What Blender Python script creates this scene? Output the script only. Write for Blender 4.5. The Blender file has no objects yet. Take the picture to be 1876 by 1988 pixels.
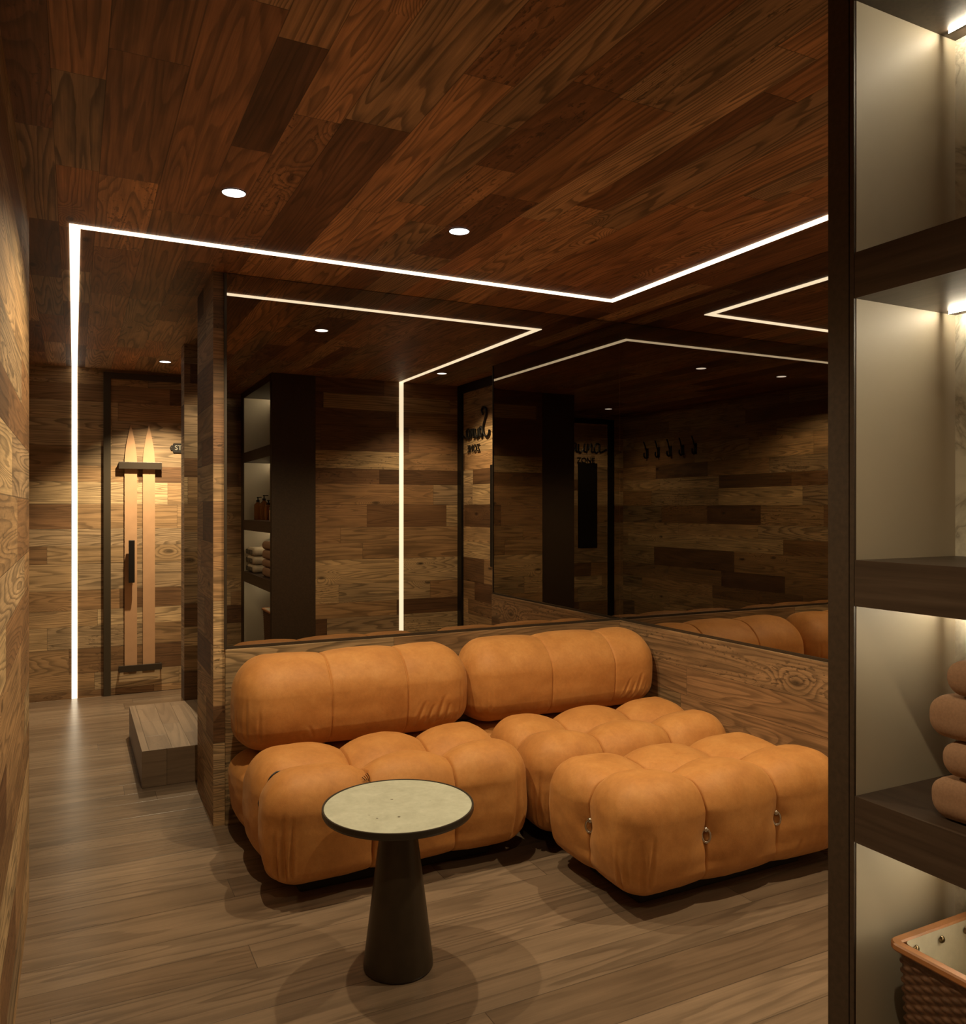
import bpy, bmesh, math, random
import numpy as np
from mathutils import Vector, Matrix
random.seed(7)
rng = np.random.RandomState(11)
S = bpy.context.scene
COL = S.collection
PI = math.pi

# ------------------------------------------------------------------ camera, world, exposure
CZ = 1.3741                       # camera height; the ceiling is 2.40 m up
TH = 0.4655
cam_d = bpy.data.cameras.new('camera')
cam = bpy.data.objects.new('camera', cam_d); COL.objects.link(cam)
cam.location = (0, 0, CZ)
cam.rotation_euler = (PI/2, 0, -TH)
cam_d.sensor_fit = 'HORIZONTAL'; cam_d.sensor_width = 36
cam_d.lens = 36*1580.65/1876
cam_d.shift_y = -6.5/1876
cam_d.clip_start = 0.01
S.camera = cam
w = bpy.data.worlds.new('world'); S.world = w; w.use_nodes = True
w.node_tree.nodes['Background'].inputs[0].default_value = (0, 0, 0, 1)
w.node_tree.nodes['Background'].inputs[1].default_value = 0
S.view_settings.view_transform = 'Standard'
S.view_settings.look = 'None'
S.view_settings.exposure = 0.0
S.view_settings.gamma = 1.0
S.view_settings.use_curve_mapping = False
STRIP = 2.45                       # brightness of the light lines
STRIP_C = (1.0, 0.87, 0.64)
SPOT_W = 72.0                     # watts of one downlight
SPOT_C = (1.0, 0.80, 0.50)
BAR = 100.0                        # shelf light bars
BAR_C = (1.0, 0.86, 0.62)
# downlights: x, y, power factor
DOWN = [(0.463, 2.722, 1.0, 'recessed round ceiling light nearest the left wall, before the light line'),
        (1.271, 2.726, 1.0, 'recessed round ceiling light above the small table and the sofa'),
        (0.568, 6.07, 3.2, 'recessed round ceiling light in front of the door with the skis'),
        (2.490, 1.671, 1.5, 'recessed round ceiling light before the sauna door, seen in the mirror'),
        (0.457, 0.428, 0.55, 'recessed round ceiling light before the rear door, seen in the mirrored mirror'),
        (0.780, 4.900, 0.45, 'recessed round ceiling light over the wooden step, hidden behind the partition')]

H = 2.40
XC, YA, XB = 0.5372, 3.6672, 2.6872     # partition face, sofa wall, mirror wall
YF, YC, YR = 6.5882, 1.1300, -0.13      # ski wall, wall beside the shelves, rear wall
XL, YL = -0.141, 3.2654                 # left wall and its end
XD = 2.90                               # sauna wall
XS = 1.33                               # front of the shelf unit

# ------------------------------------------------------------------ helpers
def link(name, me, mat=None, parent=None, smooth=False):
    o = bpy.data.objects.new(name, me); COL.objects.link(o)
    if mat is not None: me.materials.append(mat)
    if parent is not None: o.parent = parent
    if smooth:
        for p in me.polygons: p.use_smooth = True
    return o
def obj(name, bm, mat=None, parent=None, smooth=False):
    me = bpy.data.meshes.new(name); bm.to_mesh(me); bm.free()
    return link(name, me, mat, parent, smooth)
def tag(o, label=None, cat=None, group=None, kind=None):
    if label: o['label'] = label
    if cat: o['category'] = cat
    if group: o['group'] = group
    if kind: o['kind'] = kind
    return o
def thing(name, label, cat, loc=(0, 0, 0), rotz=0, group=None):
    o = bpy.data.objects.new(name, None); COL.objects.link(o)
    o.location = loc; o.rotation_euler = (0, 0, rotz)
    o.empty_display_size = 0.1
    return tag(o, label, cat, group)
def bx(bm, x0, x1, y0, y1, z0, z1, bev=0.0, seg=2):
    r = bmesh.ops.create_cube(bm, size=1.0)
    vs = r['verts']
    for v in vs:
        v.co.x = x0 + (v.co.x+.5)*(x1-x0); v.co.y = y0 + (v.co.y+.5)*(y1-y0); v.co.z = z0 + (v.co.z+.5)*(z1-z0)
    if bev > 0:
        es = list({e for v in vs for e in v.link_edges})
        bmesh.ops.bevel(bm, geom=es, offset=bev, segments=seg, affect='EDGES', profile=0.5)
    return bm
def box(x0, x1, y0, y1, z0, z1, bev=0.0, seg=2):
    return bx(bmesh.new(), x0, x1, y0, y1, z0, z1, bev, seg)
def struct(name, bm, mat, parent=None):
    o = obj(name, bm, mat, parent)
    if parent is None: o['kind'] = 'structure'
    return o
def lathe(bm, prof, c=(0, 0), n=48, close=True):
    rings = []
    for r, z in prof:
        if r < 1e-6:
            rings.append([bm.verts.new((c[0], c[1], z))])
        else:
            rings.append([bm.verts.new((c[0]+r*math.cos(2*PI*i/n), c[1]+r*math.sin(2*PI*i/n), z)) for i in range(n)])
    for a, b in zip(rings, rings[1:]):
        for i in range(n):
            j = (i+1) % n
            if len(a) == 1 and len(b) > 1: bm.faces.new((a[0], b[j], b[i]))
            elif len(b) == 1 and len(a) > 1: bm.faces.new((a[i], a[j], b[0]))
            elif len(a) > 1: bm.faces.new((a[i], a[j], b[j], b[i]))
    bmesh.ops.recalc_face_normals(bm, faces=bm.faces)
    return bm
def tube(bm, pts, r, n=8, closed=False, taper=None):
    pts = [Vector(p) for p in pts]
    N = len(pts); rings = []
    up = Vector((0, 0, 1))
    prev = None
    for i, p in enumerate(pts):
        if closed: t = pts[(i+1) % N]-pts[i-1]
        else: t = pts[min(i+1, N-1)]-pts[max(i-1, 0)]
        t.normalize()
        if prev is None:
            a = t.cross(up)
            if a.length < .1: a = t.cross(Vector((1, 0, 0)))
        else:
            a = prev - t*prev.dot(t)
        a.normalize(); prev = a.copy(); b = t.cross(a)
        rr = r if taper is None else r*taper[i]
        rings.append([bm.verts.new(p + a*rr*math.cos(2*PI*k/n) + b*rr*math.sin(2*PI*k/n)) for k in range(n)])
    M = N if closed else N-1
    for i in range(M):
        A = rings[i]; B = rings[(i+1) % N]
        for k in range(n):
            bm.faces.new((A[k], A[(k+1) % n], B[(k+1) % n], B[k]))
    if not closed:
        bm.faces.new(rings[0][::-1]); bm.faces.new(rings[-1])
    bmesh.ops.recalc_face_normals(bm, faces=bm.faces)
    return bm
def prism(bm, poly, f0, f1):
    """poly: list of 2D points; f0/f1 map a 2D point to the two end planes."""
    a = [bm.verts.new(f0(p)) for p in poly]; b = [bm.verts.new(f1(p)) for p in poly]
    bm.faces.new(a[::-1]); bm.faces.new(b)
    for i in range(len(poly)):
        j = (i+1) % len(poly); bm.faces.new((a[i], a[j], b[j], b[i]))
    bmesh.ops.recalc_face_normals(bm, faces=bm.faces)
    return bm
def smooth_curve(pts, n=8):
    P = [Vector(p) for p in pts]; out = []
    for i in range(len(P)-1):
        p0 = P[max(i-1, 0)]; p1 = P[i]; p2 = P[i+1]; p3 = P[min(i+2, len(P)-1)]
        for k in range(n):
            t = k/n
            out.append(.5*((2*p1)+(p2-p0)*t+(2*p0-5*p1+4*p2-p3)*t*t+(3*p1-p0-3*p2+p3)*t**3))
    out.append(P[-1]); return out
def text_mesh(name, s, size, depth, mat, parent, M, align='CENTER'):
    cu = bpy.data.curves.new(name, 'FONT'); cu.body = s; cu.size = size; cu.extrude = depth
    cu.align_x = align; cu.align_y = 'CENTER'
    t = bpy.data.objects.new(name+'_tmp', cu); COL.objects.link(t)
    bpy.context.view_layer.update()
    me = bpy.data.meshes.new_from_object(t.evaluated_get(bpy.context.evaluated_depsgraph_get()))
    bpy.data.objects.remove(t)
    me.transform(M); me.materials.clear()
    return link(name, me, mat, parent)

# ------------------------------------------------------------------ node helper
class NG:
    def __init__(s, name):
        s.m = bpy.data.materials.new(name); s.m.use_nodes = True
        s.t = s.m.node_tree; s.n = s.t.nodes; s.b = s.n['Principled BSDF']
        s.out = s.n['Material Output']
    def new(s, t, **k):
        n = s.n.new(t)
        for a, v in k.items(): setattr(n, a, v)
        return n
    def set(s, sock, v):
        if hasattr(v, 'is_output') or isinstance(v, bpy.types.NodeSocket): s.t.links.new(v, sock)
        else: sock.default_value = v
    def ma(s, op, a, b=0.0, c=0.0, clamp=False):
        n = s.new('ShaderNodeMath', operation=op); n.use_clamp = clamp
        s.set(n.inputs[0], a); s.set(n.inputs[1], b); s.set(n.inputs[2], c)
        return n.outputs[0]
    def sstep(s, v, a, b, lo=0.0, hi=1.0):
        n = s.new('ShaderNodeMapRange', interpolation_type='SMOOTHSTEP')
        s.set(n.inputs[0], v); s.set(n.inputs[1], a); s.set(n.inputs[2], b); s.set(n.inputs[3], lo); s.set(n.inputs[4], hi)
        return n.outputs[0]
    def lin(s, v, a, b, lo=0.0, hi=1.0):
        n = s.new('ShaderNodeMapRange')
        s.set(n.inputs[0], v); s.set(n.inputs[1], a); s.set(n.inputs[2], b); s.set(n.inputs[3], lo); s.set(n.inputs[4], hi)
        return n.outputs[0]
    def xyz(s, x, y, z=0.0):
        n = s.new('ShaderNodeCombineXYZ'); s.set(n.inputs[0], x); s.set(n.inputs[1], y); s.set(n.inputs[2], z)
        return n.outputs[0]
    def noise(s, vec, scale, detail=2.0, rough=.5, dist=0.0):
        n = s.new('ShaderNodeTexNoise'); s.t.links.new(vec, n.inputs['Vector'])
        n.inputs['Scale'].default_value = scale; n.inputs['Detail'].default_value = detail
        n.inputs['Roughness'].default_value = rough; n.inputs['Distortion'].default_value = dist
        return n.outputs[0]
    def white(s, x, y=0.0):
        n = s.new('ShaderNodeTexWhiteNoise', noise_dimensions='2D'); s.t.links.new(s.xyz(x, y), n.inputs['Vector'])
        q = s.new('ShaderNodeSeparateColor'); s.t.links.new(n.outputs['Color'], q.inputs[0])
        return n.outputs['Value'], q.outputs[0], q.outputs[1], q.outputs[2]
    def ramp(s, v, stops, interp='LINEAR'):
        n = s.new('ShaderNodeValToRGB'); s.t.links.new(v, n.inputs[0]); n.color_ramp.interpolation = interp
        e = n.color_ramp.elements
        while len(e) < len(stops): e.new(.5)
        for i, (p, c) in enumerate(stops):
            e[i].position = p; e[i].color = (*c, 1)
        return n.outputs[0]
    def mix(s, f, a, b, mode='MIX'):
        n = s.new('ShaderNodeMix', data_type='RGBA', blend_type=mode)
        s.set(n.inputs[0], f)
        for i, v in ((6, a), (7, b)):
            if isinstance(v, bpy.types.NodeSocket): s.t.links.new(v, n.inputs[i])
            else: n.inputs[i].default_value = (*v, 1)
        return n.outputs[2]
    def scale(s, colr, f):
        return s.mix(1.0, colr, s.xyz(f, f, f), 'MULTIPLY')
    def bump(s, h, strength=.3, dist=.002):
        n = s.new('ShaderNodeBump'); n.inputs['Strength'].default_value = strength; n.inputs['Distance'].default_value = dist
        s.t.links.new(h, n.inputs['Height']); s.t.links.new(n.outputs[0], s.b.inputs['Normal'])
    def pos(s, obj_space=False):
        if obj_space:
            v = s.new('ShaderNodeTexCoord').outputs['Object']
        else:
            v = s.new('ShaderNodeNewGeometry').outputs['Position']
        q = s.new('ShaderNodeSeparateXYZ'); s.t.links.new(v, q.inputs[0])
        return v, q.outputs[0], q.outputs[1], q.outputs[2]

def plain(name, c, rough=.6, metal=0.0, emit=None, es=0.0, noise=0.0, ns=30.0, spec=.5):
    g = NG(name); b = g.b
    b.inputs['Base Color'].default_value = (*c, 1); b.inputs['Roughness'].default_value = rough
    b.inputs['Metallic'].default_value = metal
    b.inputs['Specular IOR Level'].default_value = spec
    if noise:
        v, *_ = g.pos(True)
        f = g.lin(g.noise(v, ns, 4.0), .3, .7, 1-noise, 1+noise)
        rgb = g.new('ShaderNodeRGB'); rgb.outputs[0].default_value = (*c, 1)
        g.t.links.new(g.scale(rgb.outputs[0], f), b.inputs['Base Color'])
    if emit:
        b.inputs['Emission Color'].default_value = (*emit, 1); b.inputs['Emission Strength'].default_value = es
    return g.m

PAL_WALL = [(0.0, (.120, .058, .026)), (.16, (.210, .110, .050)), (.36, (.350, .200, .092)), (.58, (.440, .275, .135)),
            (.80, (.560, .390, .205)), (1.0, (.330, .220, .125))]
PAL_CEIL_BOUNCE = [(0.0, (.150, .064, .029)), (.2, (.270, .120, .053)), (.42, (.410, .190, .082)), (.62, (.500, .255, .115)),
            (.82, (.450, .270, .142)), (1.0, (.290, .178, .098))]  # same wood as the walls, reddened: orange bounced light put into the colour
def wood(name, ui, vi, pal, wid=.142, length=.95, off=(0, 0), contrast=1.0, rough=.55, spec=.35, ringk=15.0, knots=1.0):
    """old boards laid along axis ui, stacked along axis vi (world axes)."""
    g = NG(name); v, X, Y, Z = g.pos(); ax = (X, Y, Z)
    U = g.ma('ADD', ax[ui], off[0]); V = g.ma('ADD', ax[vi], off[1])
    vw = g.ma('ADD', V, g.ma('MULTIPLY', g.ma('SINE', g.ma('MULTIPLY', V, 2*PI/.53)), .024))
    vr = g.ma('DIVIDE', vw, wid); row = g.ma('FLOOR', vr); fv = g.ma('SUBTRACT', vr, row)
    w1, wa, wb, wc = g.white(row, 3.7)
    ll = g.ma('MULTIPLY', g.ma('MULTIPLY_ADD', wa, .9, .55), length)
    ur = g.ma('ADD', g.ma('DIVIDE', U, ll), g.ma('MULTIPLY', wb, 9.0)); colm = g.ma('FLOOR', ur); fu = g.ma('SUBTRACT', ur, colm)
    idv, i1, i2, i3 = g.white(row, colm)
    base = g.ramp(idv, pal)
    # growth-ring figure
    pv = g.xyz(g.ma('MULTIPLY_ADD', i1, 40.0, g.ma('MULTIPLY', U, .62)), g.ma('MULTIPLY_ADD', V, 8.5, g.ma('MULTIPLY', i2, 30.0)), g.ma('MULTIPLY', i3, 9.0))
    n1 = g.noise(pv, 1.15, 1.2, .40, .12)
    # knots
    kv = g.new('ShaderNodeTexVoronoi', voronoi_dimensions='2D'); kv.inputs['Scale'].default_value = 1.0
    kp = g.xyz(g.ma('MULTIPLY_ADD', U, 2.6, g.ma('MULTIPLY', i2, 7.0)), g.ma('MULTIPLY_ADD', V, 6.5, g.ma('MULTIPLY', i1, 7.0)))
    g.t.links.new(kp, kv.inputs['Vector'])
    ks = g.new('ShaderNodeSeparateColor'); g.t.links.new(kv.outputs['Color'], ks.inputs[0])
    has = g.ma('MULTIPLY', g.sstep(ks.outputs[0], .90, .91), knots)
    dd = kv.outputs['Distance']
    kf = g.ma('MULTIPLY', has, g.ma('POWER', g.sstep(dd, 0.0, .55, 1.0, 0.0), 1.5))
    fld = g.ma('ADD', n1, g.ma('MULTIPLY', kf, .40))
    wob = g.noise(g.xyz(g.ma('MULTIPLY', U, 9.0), g.ma('MULTIPLY', V, 60.0), i1), 1.0, 2.0)
    fr = g.ma('FRACT', g.ma('MULTIPLY_ADD', fld, g.ma('MULTIPLY_ADD', i3, ringk, ringk*.6), g.ma('MULTIPLY', wob, .35)))
    late = g.ma('MULTIPLY', g.sstep(fr, .35, .86), g.sstep(fr, .90, 1.0, 1.0, 0.0))
    # fibres and stain clouds
    fib = g.noise(g.xyz(g.ma('MULTIPLY', U, 3.0), g.ma('MULTIPLY', V, 120.0), g.ma('MULTIPLY', idv, 8.0)), 1.0, 4.0, .65)
    cloud = g.noise(g.xyz(g.ma('MULTIPLY_ADD', i1, 9.0, g.ma('MULTIPLY', U, 2.2)), g.ma('MULTIPLY', V, 9.0), i3), 1.3, 3.0, .55)
    c = contrast
    f = g.ma('SUBTRACT', 1.0, g.ma('MULTIPLY', late, g.ma('MULTIPLY_ADD', i1, .30*c, .26*c)))
    f = g.ma('MULTIPLY', f, g.lin(fib, .28, .72, 1-.34*c, 1+.26*c))
    f = g.ma('MULTIPLY', f, g.lin(cloud, .3, .72, 1-.34*c, 1+.20*c))
    f = g.ma('MULTIPLY', f, g.ma('SUBTRACT', 1.0, g.ma('MULTIPLY', has, g.sstep(dd, .02, .13, .72, 0.0))))
    # dark rough patches with small holes on a few boards
    wn = g.noise(g.xyz(g.ma('MULTIPLY', U, 30.0), g.ma('MULTIPLY', V, 75.0), i3), 1.0, 3.0, .6, .6)
    worn = g.ma('MULTIPLY', g.sstep(i2, .74, .76), g.ma('MULTIPLY', g.sstep(wn, .56, .62), g.sstep(cloud, .42, .55)))
    f = g.ma('MULTIPLY', f, g.ma('SUBTRACT', 1.0, g.ma('MULTIPLY', worn, .55*c)))
    # joints
    ev = g.ma('MULTIPLY', g.ma('MINIMUM', fv, g.ma('SUBTRACT', 1.0, fv)), wid)
    eu = g.ma('MULTIPLY', g.ma('MINIMUM', fu, g.ma('SUBTRACT', 1.0, fu)), ll)
    j = g.sstep(g.ma('MINIMUM', ev, eu), .0004, .0019)
    f = g.ma('MULTIPLY', f, g.ma('MULTIPLY_ADD', j, .55, .45))
    f = g.ma('MULTIPLY', f, g.lin(i3, 0.0, 1.0, 1-.24*c, 1+.24*c))
    colr = g.scale(base, f)
    red = g.mix(g.ma('MULTIPLY', late, .35), colr, g.scale(colr, .8))
    g.t.links.new(red, g.b.inputs['Base Color'])
    g.b.inputs['Roughness'].default_value = rough; g.b.inputs['Specular IOR Level'].default_value = spec
    g.bump(g.ma('ADD', g.ma('MULTIPLY', j, 1.2), g.ma('ADD', g.ma('MULTIPLY', late, -.45), g.ma('MULTIPLY', fib, .25))), .35, .0012)
    return g.m

M = {}
M['wall_x'] = wood('old_boards_x', 0, 2, PAL_WALL, wid=.150, length=.85, off=(3.1, 1.0), contrast=.80)
M['wall_y'] = wood('old_boards_y', 1, 2, PAL_WALL, wid=.150, length=.85, off=(7.4, 1.0), contrast=.85)
M['wall_end'] = wood('old_boards_end', 0, 2, PAL_WALL, wid=.150, length=1.9, off=(9.7, 1.0), ringk=22)
M['ceil'] = wood('ceiling_boards_bounce', 1, 0, PAL_CEIL_BOUNCE, wid=.142, length=.92, off=(2.2, .05), contrast=1.0)
M['wains_x'] = wood('dado_boards_x', 0, 2, [(0, (.24, .14, .066)), (.4, (.38, .24, .12)), (.7, (.46, .32, .17)), (1, (.33, .21, .105))], wid=.165, length=1.3, off=(1.2, .04))
M['wains_y'] = wood('dado_boards_y', 1, 2, [(0, (.22, .125, .06)), (.4, (.34, .20, .10)), (.7, (.43, .31, .17)), (1, (.27, .16, .08))], wid=.165, length=1.3, off=(4.2, .04))
PAL_FLOOR = [(0, (.150, .100, .064)), (.35, (.195, .134, .088)), (.7, (.245, .173, .116)), (1.0, (.175, .122, .082))]
M['floor'] = wood('floor_boards', 0, 1, PAL_FLOOR, wid=.165, length=1.5, off=(5, .02), contrast=.48, rough=.29, spec=.45, ringk=6, knots=0.0)
M['step'] = wood('step_boards', 1, 0, PAL_FLOOR, wid=.11, length=.5, off=(5, .02), contrast=.35, rough=.40, spec=.4, ringk=6, knots=0.0)
M['step_x'] = wood('step_boards_x', 0, 2, PAL_FLOOR, wid=.22, length=.9, off=(5, .02), contrast=.35, rough=.40, spec=.4, ringk=6, knots=0.0)
M['step_y'] = wood('step_boards_y', 1, 2, PAL_FLOOR, wid=.22, length=.9, off=(5, .02), contrast=.35, rough=.40, spec=.4, ringk=6, knots=0.0)
M['frame'] = plain('dark_bronze_frame', (.040, .028, .017), .45, .2)
M['black'] = plain('black_metal', (.010, .009, .008), .4, .3)
M['panel'] = plain('dark_brown_laminate', (.050, .031, .018), .48, noise=.22, ns=90)
M['dark'] = plain('shadow_gap', (.012, .008, .006), .8)
M['beige'] = plain('beige_lacquer', (.42, .365, .27), .55)
M['table'] = plain('table_bronze', (.042, .030, .018), .36, .35, noise=.15, ns=20)
M['tabletrim'] = plain('table_rim_bronze', (.040, .032, .024), .38, .3)
M['ski'] = plain('ski_beech', (.50, .29, .155), .5, noise=.06, ns=12)
M['strip'] = plain('light_line', (.8, .8, .8), .5, emit=STRIP_C, es=STRIP)
M['bulb'] = plain('downlight_lens', (.8, .8, .8), .5, emit=(1, .92, .88), es=4.0)
M['bar'] = plain('shelf_light_bar', (.8, .8, .8), .5, emit=BAR_C, es=BAR)
M['gold'] = plain('brushed_steel', (.55, .50, .44), .22, 1.0)
M['rivet'] = plain('antique_brass', (.22, .16, .09), .28, 1.0)
M['cord'] = plain('black_cord', (.012, .010, .009), .5)
M['brown_towel'] = plain('tan_towel', (.31, .185, .115), .95, noise=.10, ns=220, spec=.1)
M['cream_towel'] = plain('cream_towel', (.60, .50, .36), .95, noise=.08, ns=220, spec=.1)
M['liner'] = plain('cream_canvas', (.66, .60, .46), .9, noise=.04, ns=60, spec=.1)
M['rim'] = plain('tan_leather_rim', (.40, .17, .060), .45, noise=.1, ns=30)
M['wicker'] = plain('brown_wicker', (.105, .050, .026), .42, noise=.35, ns=70)
M['sign_metal'] = plain('cast_iron_sign', (.028, .024, .020), .45, .4)
M['sign_text'] = plain('worn_silver_paint', (.42, .38, .30), .5, .2)
M['jar'] = plain('tan_ceramic', (.40, .25, .15), .5)
M['leaf'] = plain('dark_leaf', (.035, .065, .02), .5)
g = NG('tinted_mirror'); g.n.remove(g.b)
gl = g.new('ShaderNodeBsdfGlossy'); gl.inputs['Color'].default_value = (.375, .345, .305, 1); gl.inputs['Roughness'].default_value = 0.0
g.t.links.new(gl.outputs[0], g.out.inputs[0]); M['mirror'] = g.m
g = NG('amber_glass'); g.b.inputs['Base Color'].default_value = (.45, .16, .03, 1)
g.b.inputs['Transmission Weight'].default_value = .85; g.b.inputs['Roughness'].default_value = .05; M['amber'] = g.m
# marble
g = NG('cream_marble'); v, X, Y, Z = g.pos()
n0 = g.noise(v, 5.0, 6.0, .62, .9); n2 = g.noise(v, 2.2, 4.0, .5, .6)
vein = g.ma('ABSOLUTE', g.ma('SUBTRACT', n0, .5))
c = g.ramp(vein, [(0.0, (.42, .38, .29)), (.025, (.62, .58, .47)), (.1, (.80, .76, .63)), (1, (.86, .82, .70))])
g.t.links.new(g.scale(c, g.lin(n2, .3, .7, .8, 1.1)), g.b.inputs['Base Color']); g.b.inputs['Roughness'].default_value = .35; M['marble'] = g.m
# table stone
g = NG('pale_stone_top'); v, X, Y, Z = g.pos()
n0 = g.noise(v, 16.0, 7.0, .6, .5); n3 = g.noise(v, 60.0, 4.0, .6); n4 = g.noise(v, 26.0, 1.0, .5)
c = g.ramp(n0, [(0.25, (.35, .355, .285)), (.5, (.41, .42, .34)), (.75, (.47, .48, .395))])
c = g.mix(g.sstep(n4, .745, .77), c, (.10, .09, .06))
g.t.links.new(g.scale(c, g.lin(n3, .3, .7, .93, 1.05)), g.b.inputs['Base Color']); g.b.inputs['Roughness'].default_value = .42; M['stone'] = g.m
# shelf wood (dark)
g = NG('dark_shelf_veneer'); v, X, Y, Z = g.pos()
n0 = g.noise(g.xyz(g.ma('MULTIPLY', X, 60.0), g.ma('MULTIPLY', Y, 2.5), g.ma('MULTIPLY', Z, 60.0)), 1.0, 4.0, .6, .4)
g.t.links.new(g.ramp(n0, [(.25, (.030, .017, .011)), (.55, (.060, .038, .025)), (.8, (.088, .060, .042))]), g.b.inputs['Base Color'])
g.b.inputs['Roughness'].default_value = .42; M['shelf'] = g.m
# suede-like leather
def leather():
    g = NG('tan_orange_leather'); v, X, Y, Z = g.pos()
    a = g.noise(v, 9.0, 5.0, .6, .3); b_ = g.noise(v, 60.0, 4.0, .65); d = g.noise(v, 420.0, 2.0)
    c = g.ramp(a, [(.25, (.400, .165, .044)), (.5, (.470, .206, .057)), (.78, (.535, .255, .080))])
    f = g.ma('MULTIPLY', g.lin(b_, .3, .7, .93, 1.06), g.lin(d, .3, .7, .96, 1.03))
    g.t.links.new(g.scale(c, f), g.b.inputs['Base Color'])
    g.b.inputs['Roughness'].default_value = .60; g.b.inputs['Specular IOR Level'].default_value = .30
    g.b.inputs['Sheen Weight'].default_value = .12; g.b.inputs['Sheen Roughness'].default_value = .4
    g.b.inputs['Sheen Tint'].default_value = (1, .75, .45, 1)
    g.bump(g.ma('ADD', d, g.ma('MULTIPLY', b_, 2.0)), .18, .0012)
    return g.m
M['leather'] = leather()

# ------------------------------------------------------------------ room shell
struct('floor', box(-1.4, 3.2, -.4, 6.8, -.10, 0), M['floor'])
struct('ceiling', box(-1.4, 3.2, -.4, 6.8, H, H+.1), M['ceil'])
struct('wall_left', box(XL-.14, XL, YR, YL, 0, H), M['wall_y'])
struct('wall_hall', box(-1.4, -1.26, YL-.6, YF, 0, H), M['wall_y'])
struct('wall_far', box(-1.4, 3.0, YF, YF+.12, 0, H), M['wall_x'])
struct('wall_alcove', box(1.5, 1.62, YA+.5, YF, 0, H), M['wall_y'])
def wall_two_sided(name, x0, x1, y0, y1, mx, my, z0=0, z1=H):
    bm = box(x0, x1, y0, y1, z0, z1); o = struct(name, bm, mx); o.data.materials.append(my)
    for p in o.data.polygons:
        if abs(p.normal.x) > .5: p.material_index = 1
    return o
wall_two_sided('wall_sofa', XC, XB+.2, YA, YA+.503, M['wall_end'], M['wall_y'])
wall_two_sided('wall_passage', .612, 1.5, 5.36, 5.52, M['wall_x'], M['wall_y'])
wall_two_sided('wall_right', XB, XB+.33, 2.14, YA, M['wall_x'], M['wall_y'])
struct('wall_sauna', box(XD, XD+.12, YC, 2.14, 0, H), M['wall_y'])
struct('wall_niche', box(1.665, XD+.12, YR, YC, 0, H), M['wall_x'])
struct('wall_rear', box(XL-.14, XD, YR-.12, YR, 0, H), M['wall_x'])
# dado panels under the mirrors
ZW = CZ-.6114
struct('trim_1', box(XC+.048, XB-.002, YA-.016, YA-.0002, 0, ZW, .0015, 1), M['wains_x'])
struct('trim_2', box(XB-.016, XB-.0002, 2.141, YA-.017, 0, ZW, .0015, 1), M['wains_y'])
# ------------------------------------------------------------------ mirrors
m1 = thing('wall_mirror', 'large dark tinted mirror on the wall behind the sofa backrests', 'mirror', (XC+.045, YA, ZW))
def mk(par, name, x0, x1, y0, y1, z0, z1, mat, bev=0, **k):
    """a box part whose coordinates are given in the room; mesh kept relative to its parent"""
    l = par.location
    o = obj(name, box(x0-l.x, x1-l.x, y0-l.y, y1-l.y, z0-l.z, z1-l.z, bev), mat, par)
    return o
zt = H-.003
mk(m1, 'mirror_glass', XC+.055, XB-.0062, YA-.006, YA-.002, ZW+.012, zt, M['mirror'])
mk(m1, 'frame', XC+.044, XC+.055, YA-.013, YA-.0005, ZW+.001, zt, M['frame'])
mk(m1, 'frame', XC+.055, XB-.013, YA-.010, YA-.0005, ZW+.0012, ZW+.012, M['frame'])
m2 = thing('wall_mirror', 'large dark tinted mirror on the right-hand wall meeting the sofa wall', 'mirror', (XB, 2.15, ZW))
mk(m2, 'mirror_glass', XB-.006, XB-.002, 2.152, YA-.0062, ZW+.012, zt, M['mirror'])
mk(m2, 'frame', XB-.010, XB-.0005, 2.142, 2.152, ZW+.001, zt, M['frame'])
mk(m2, 'frame', XB-.010, XB-.0005, 2.152, YA-.013, ZW+.0012, ZW+.012, M['frame'])

# ------------------------------------------------------------------ light lines
sx0, sx1 = -.016, .0205
y0s, y1s = 3.2825, 3.319
tx0, tx1 = 2.3505, 2.387
led = thing('light_line', 'thin glowing white light line running across the ceiling and down the walls', 'light strip', (sx0, y0s, H))
e = .004
mk(led, 'ceiling_strip', sx0, sx1, y0s, YF-.0008, H-e, H-.0005, M['strip'])
mk(led, 'ceiling_strip', sx1, tx1, y0s, y1s, H-e, H-.0005, M['strip'])
mk(led, 'ceiling_strip', tx0, tx1, YC+.0008, y0s, H-e, H-.0005, M['strip'])
mk(led, 'wall_strip', sx0, sx1, YF-e, YF-.0005, .001, H-e, M['strip'])
mk(led, 'wall_strip', tx0, tx1, YC+.0005, YC+e, .001, H-e, M['strip'])

# ------------------------------------------------------------------ downlights
for i, (x, y, k, lab) in enumerate(DOWN):
    t = thing('downlight', lab, 'ceiling light', (x, y, H), 0, 'recessed downlights in the ceiling')
    obj('lens', lathe(bmesh.new(), [(0, -.0030), (.036, -.0030), (.037, -.0005)], n=40), M['bulb'], t)
    obj('trim_ring', lathe(bmesh.new(), [(.0371, -.0005), (.0371, -.0035), (.0385, -.0035), (.0392, -.0005)], n=40), M['frame'], t)
    ld = bpy.data.lights.new('downlight_beam', 'SPOT'); ld.energy = SPOT_W*k; ld.color = SPOT_C
    ld.spot_size = math.radians((142, 142, 106, 116, 134, 120)[i]); ld.spot_blend = .45 if i < 2 else .75; ld.shadow_soft_size = .016
    lo = bpy.data.objects.new('downlight_beam', ld); COL.objects.link(lo); lo.parent = t; lo.location = (0, 0, -.022)

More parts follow.
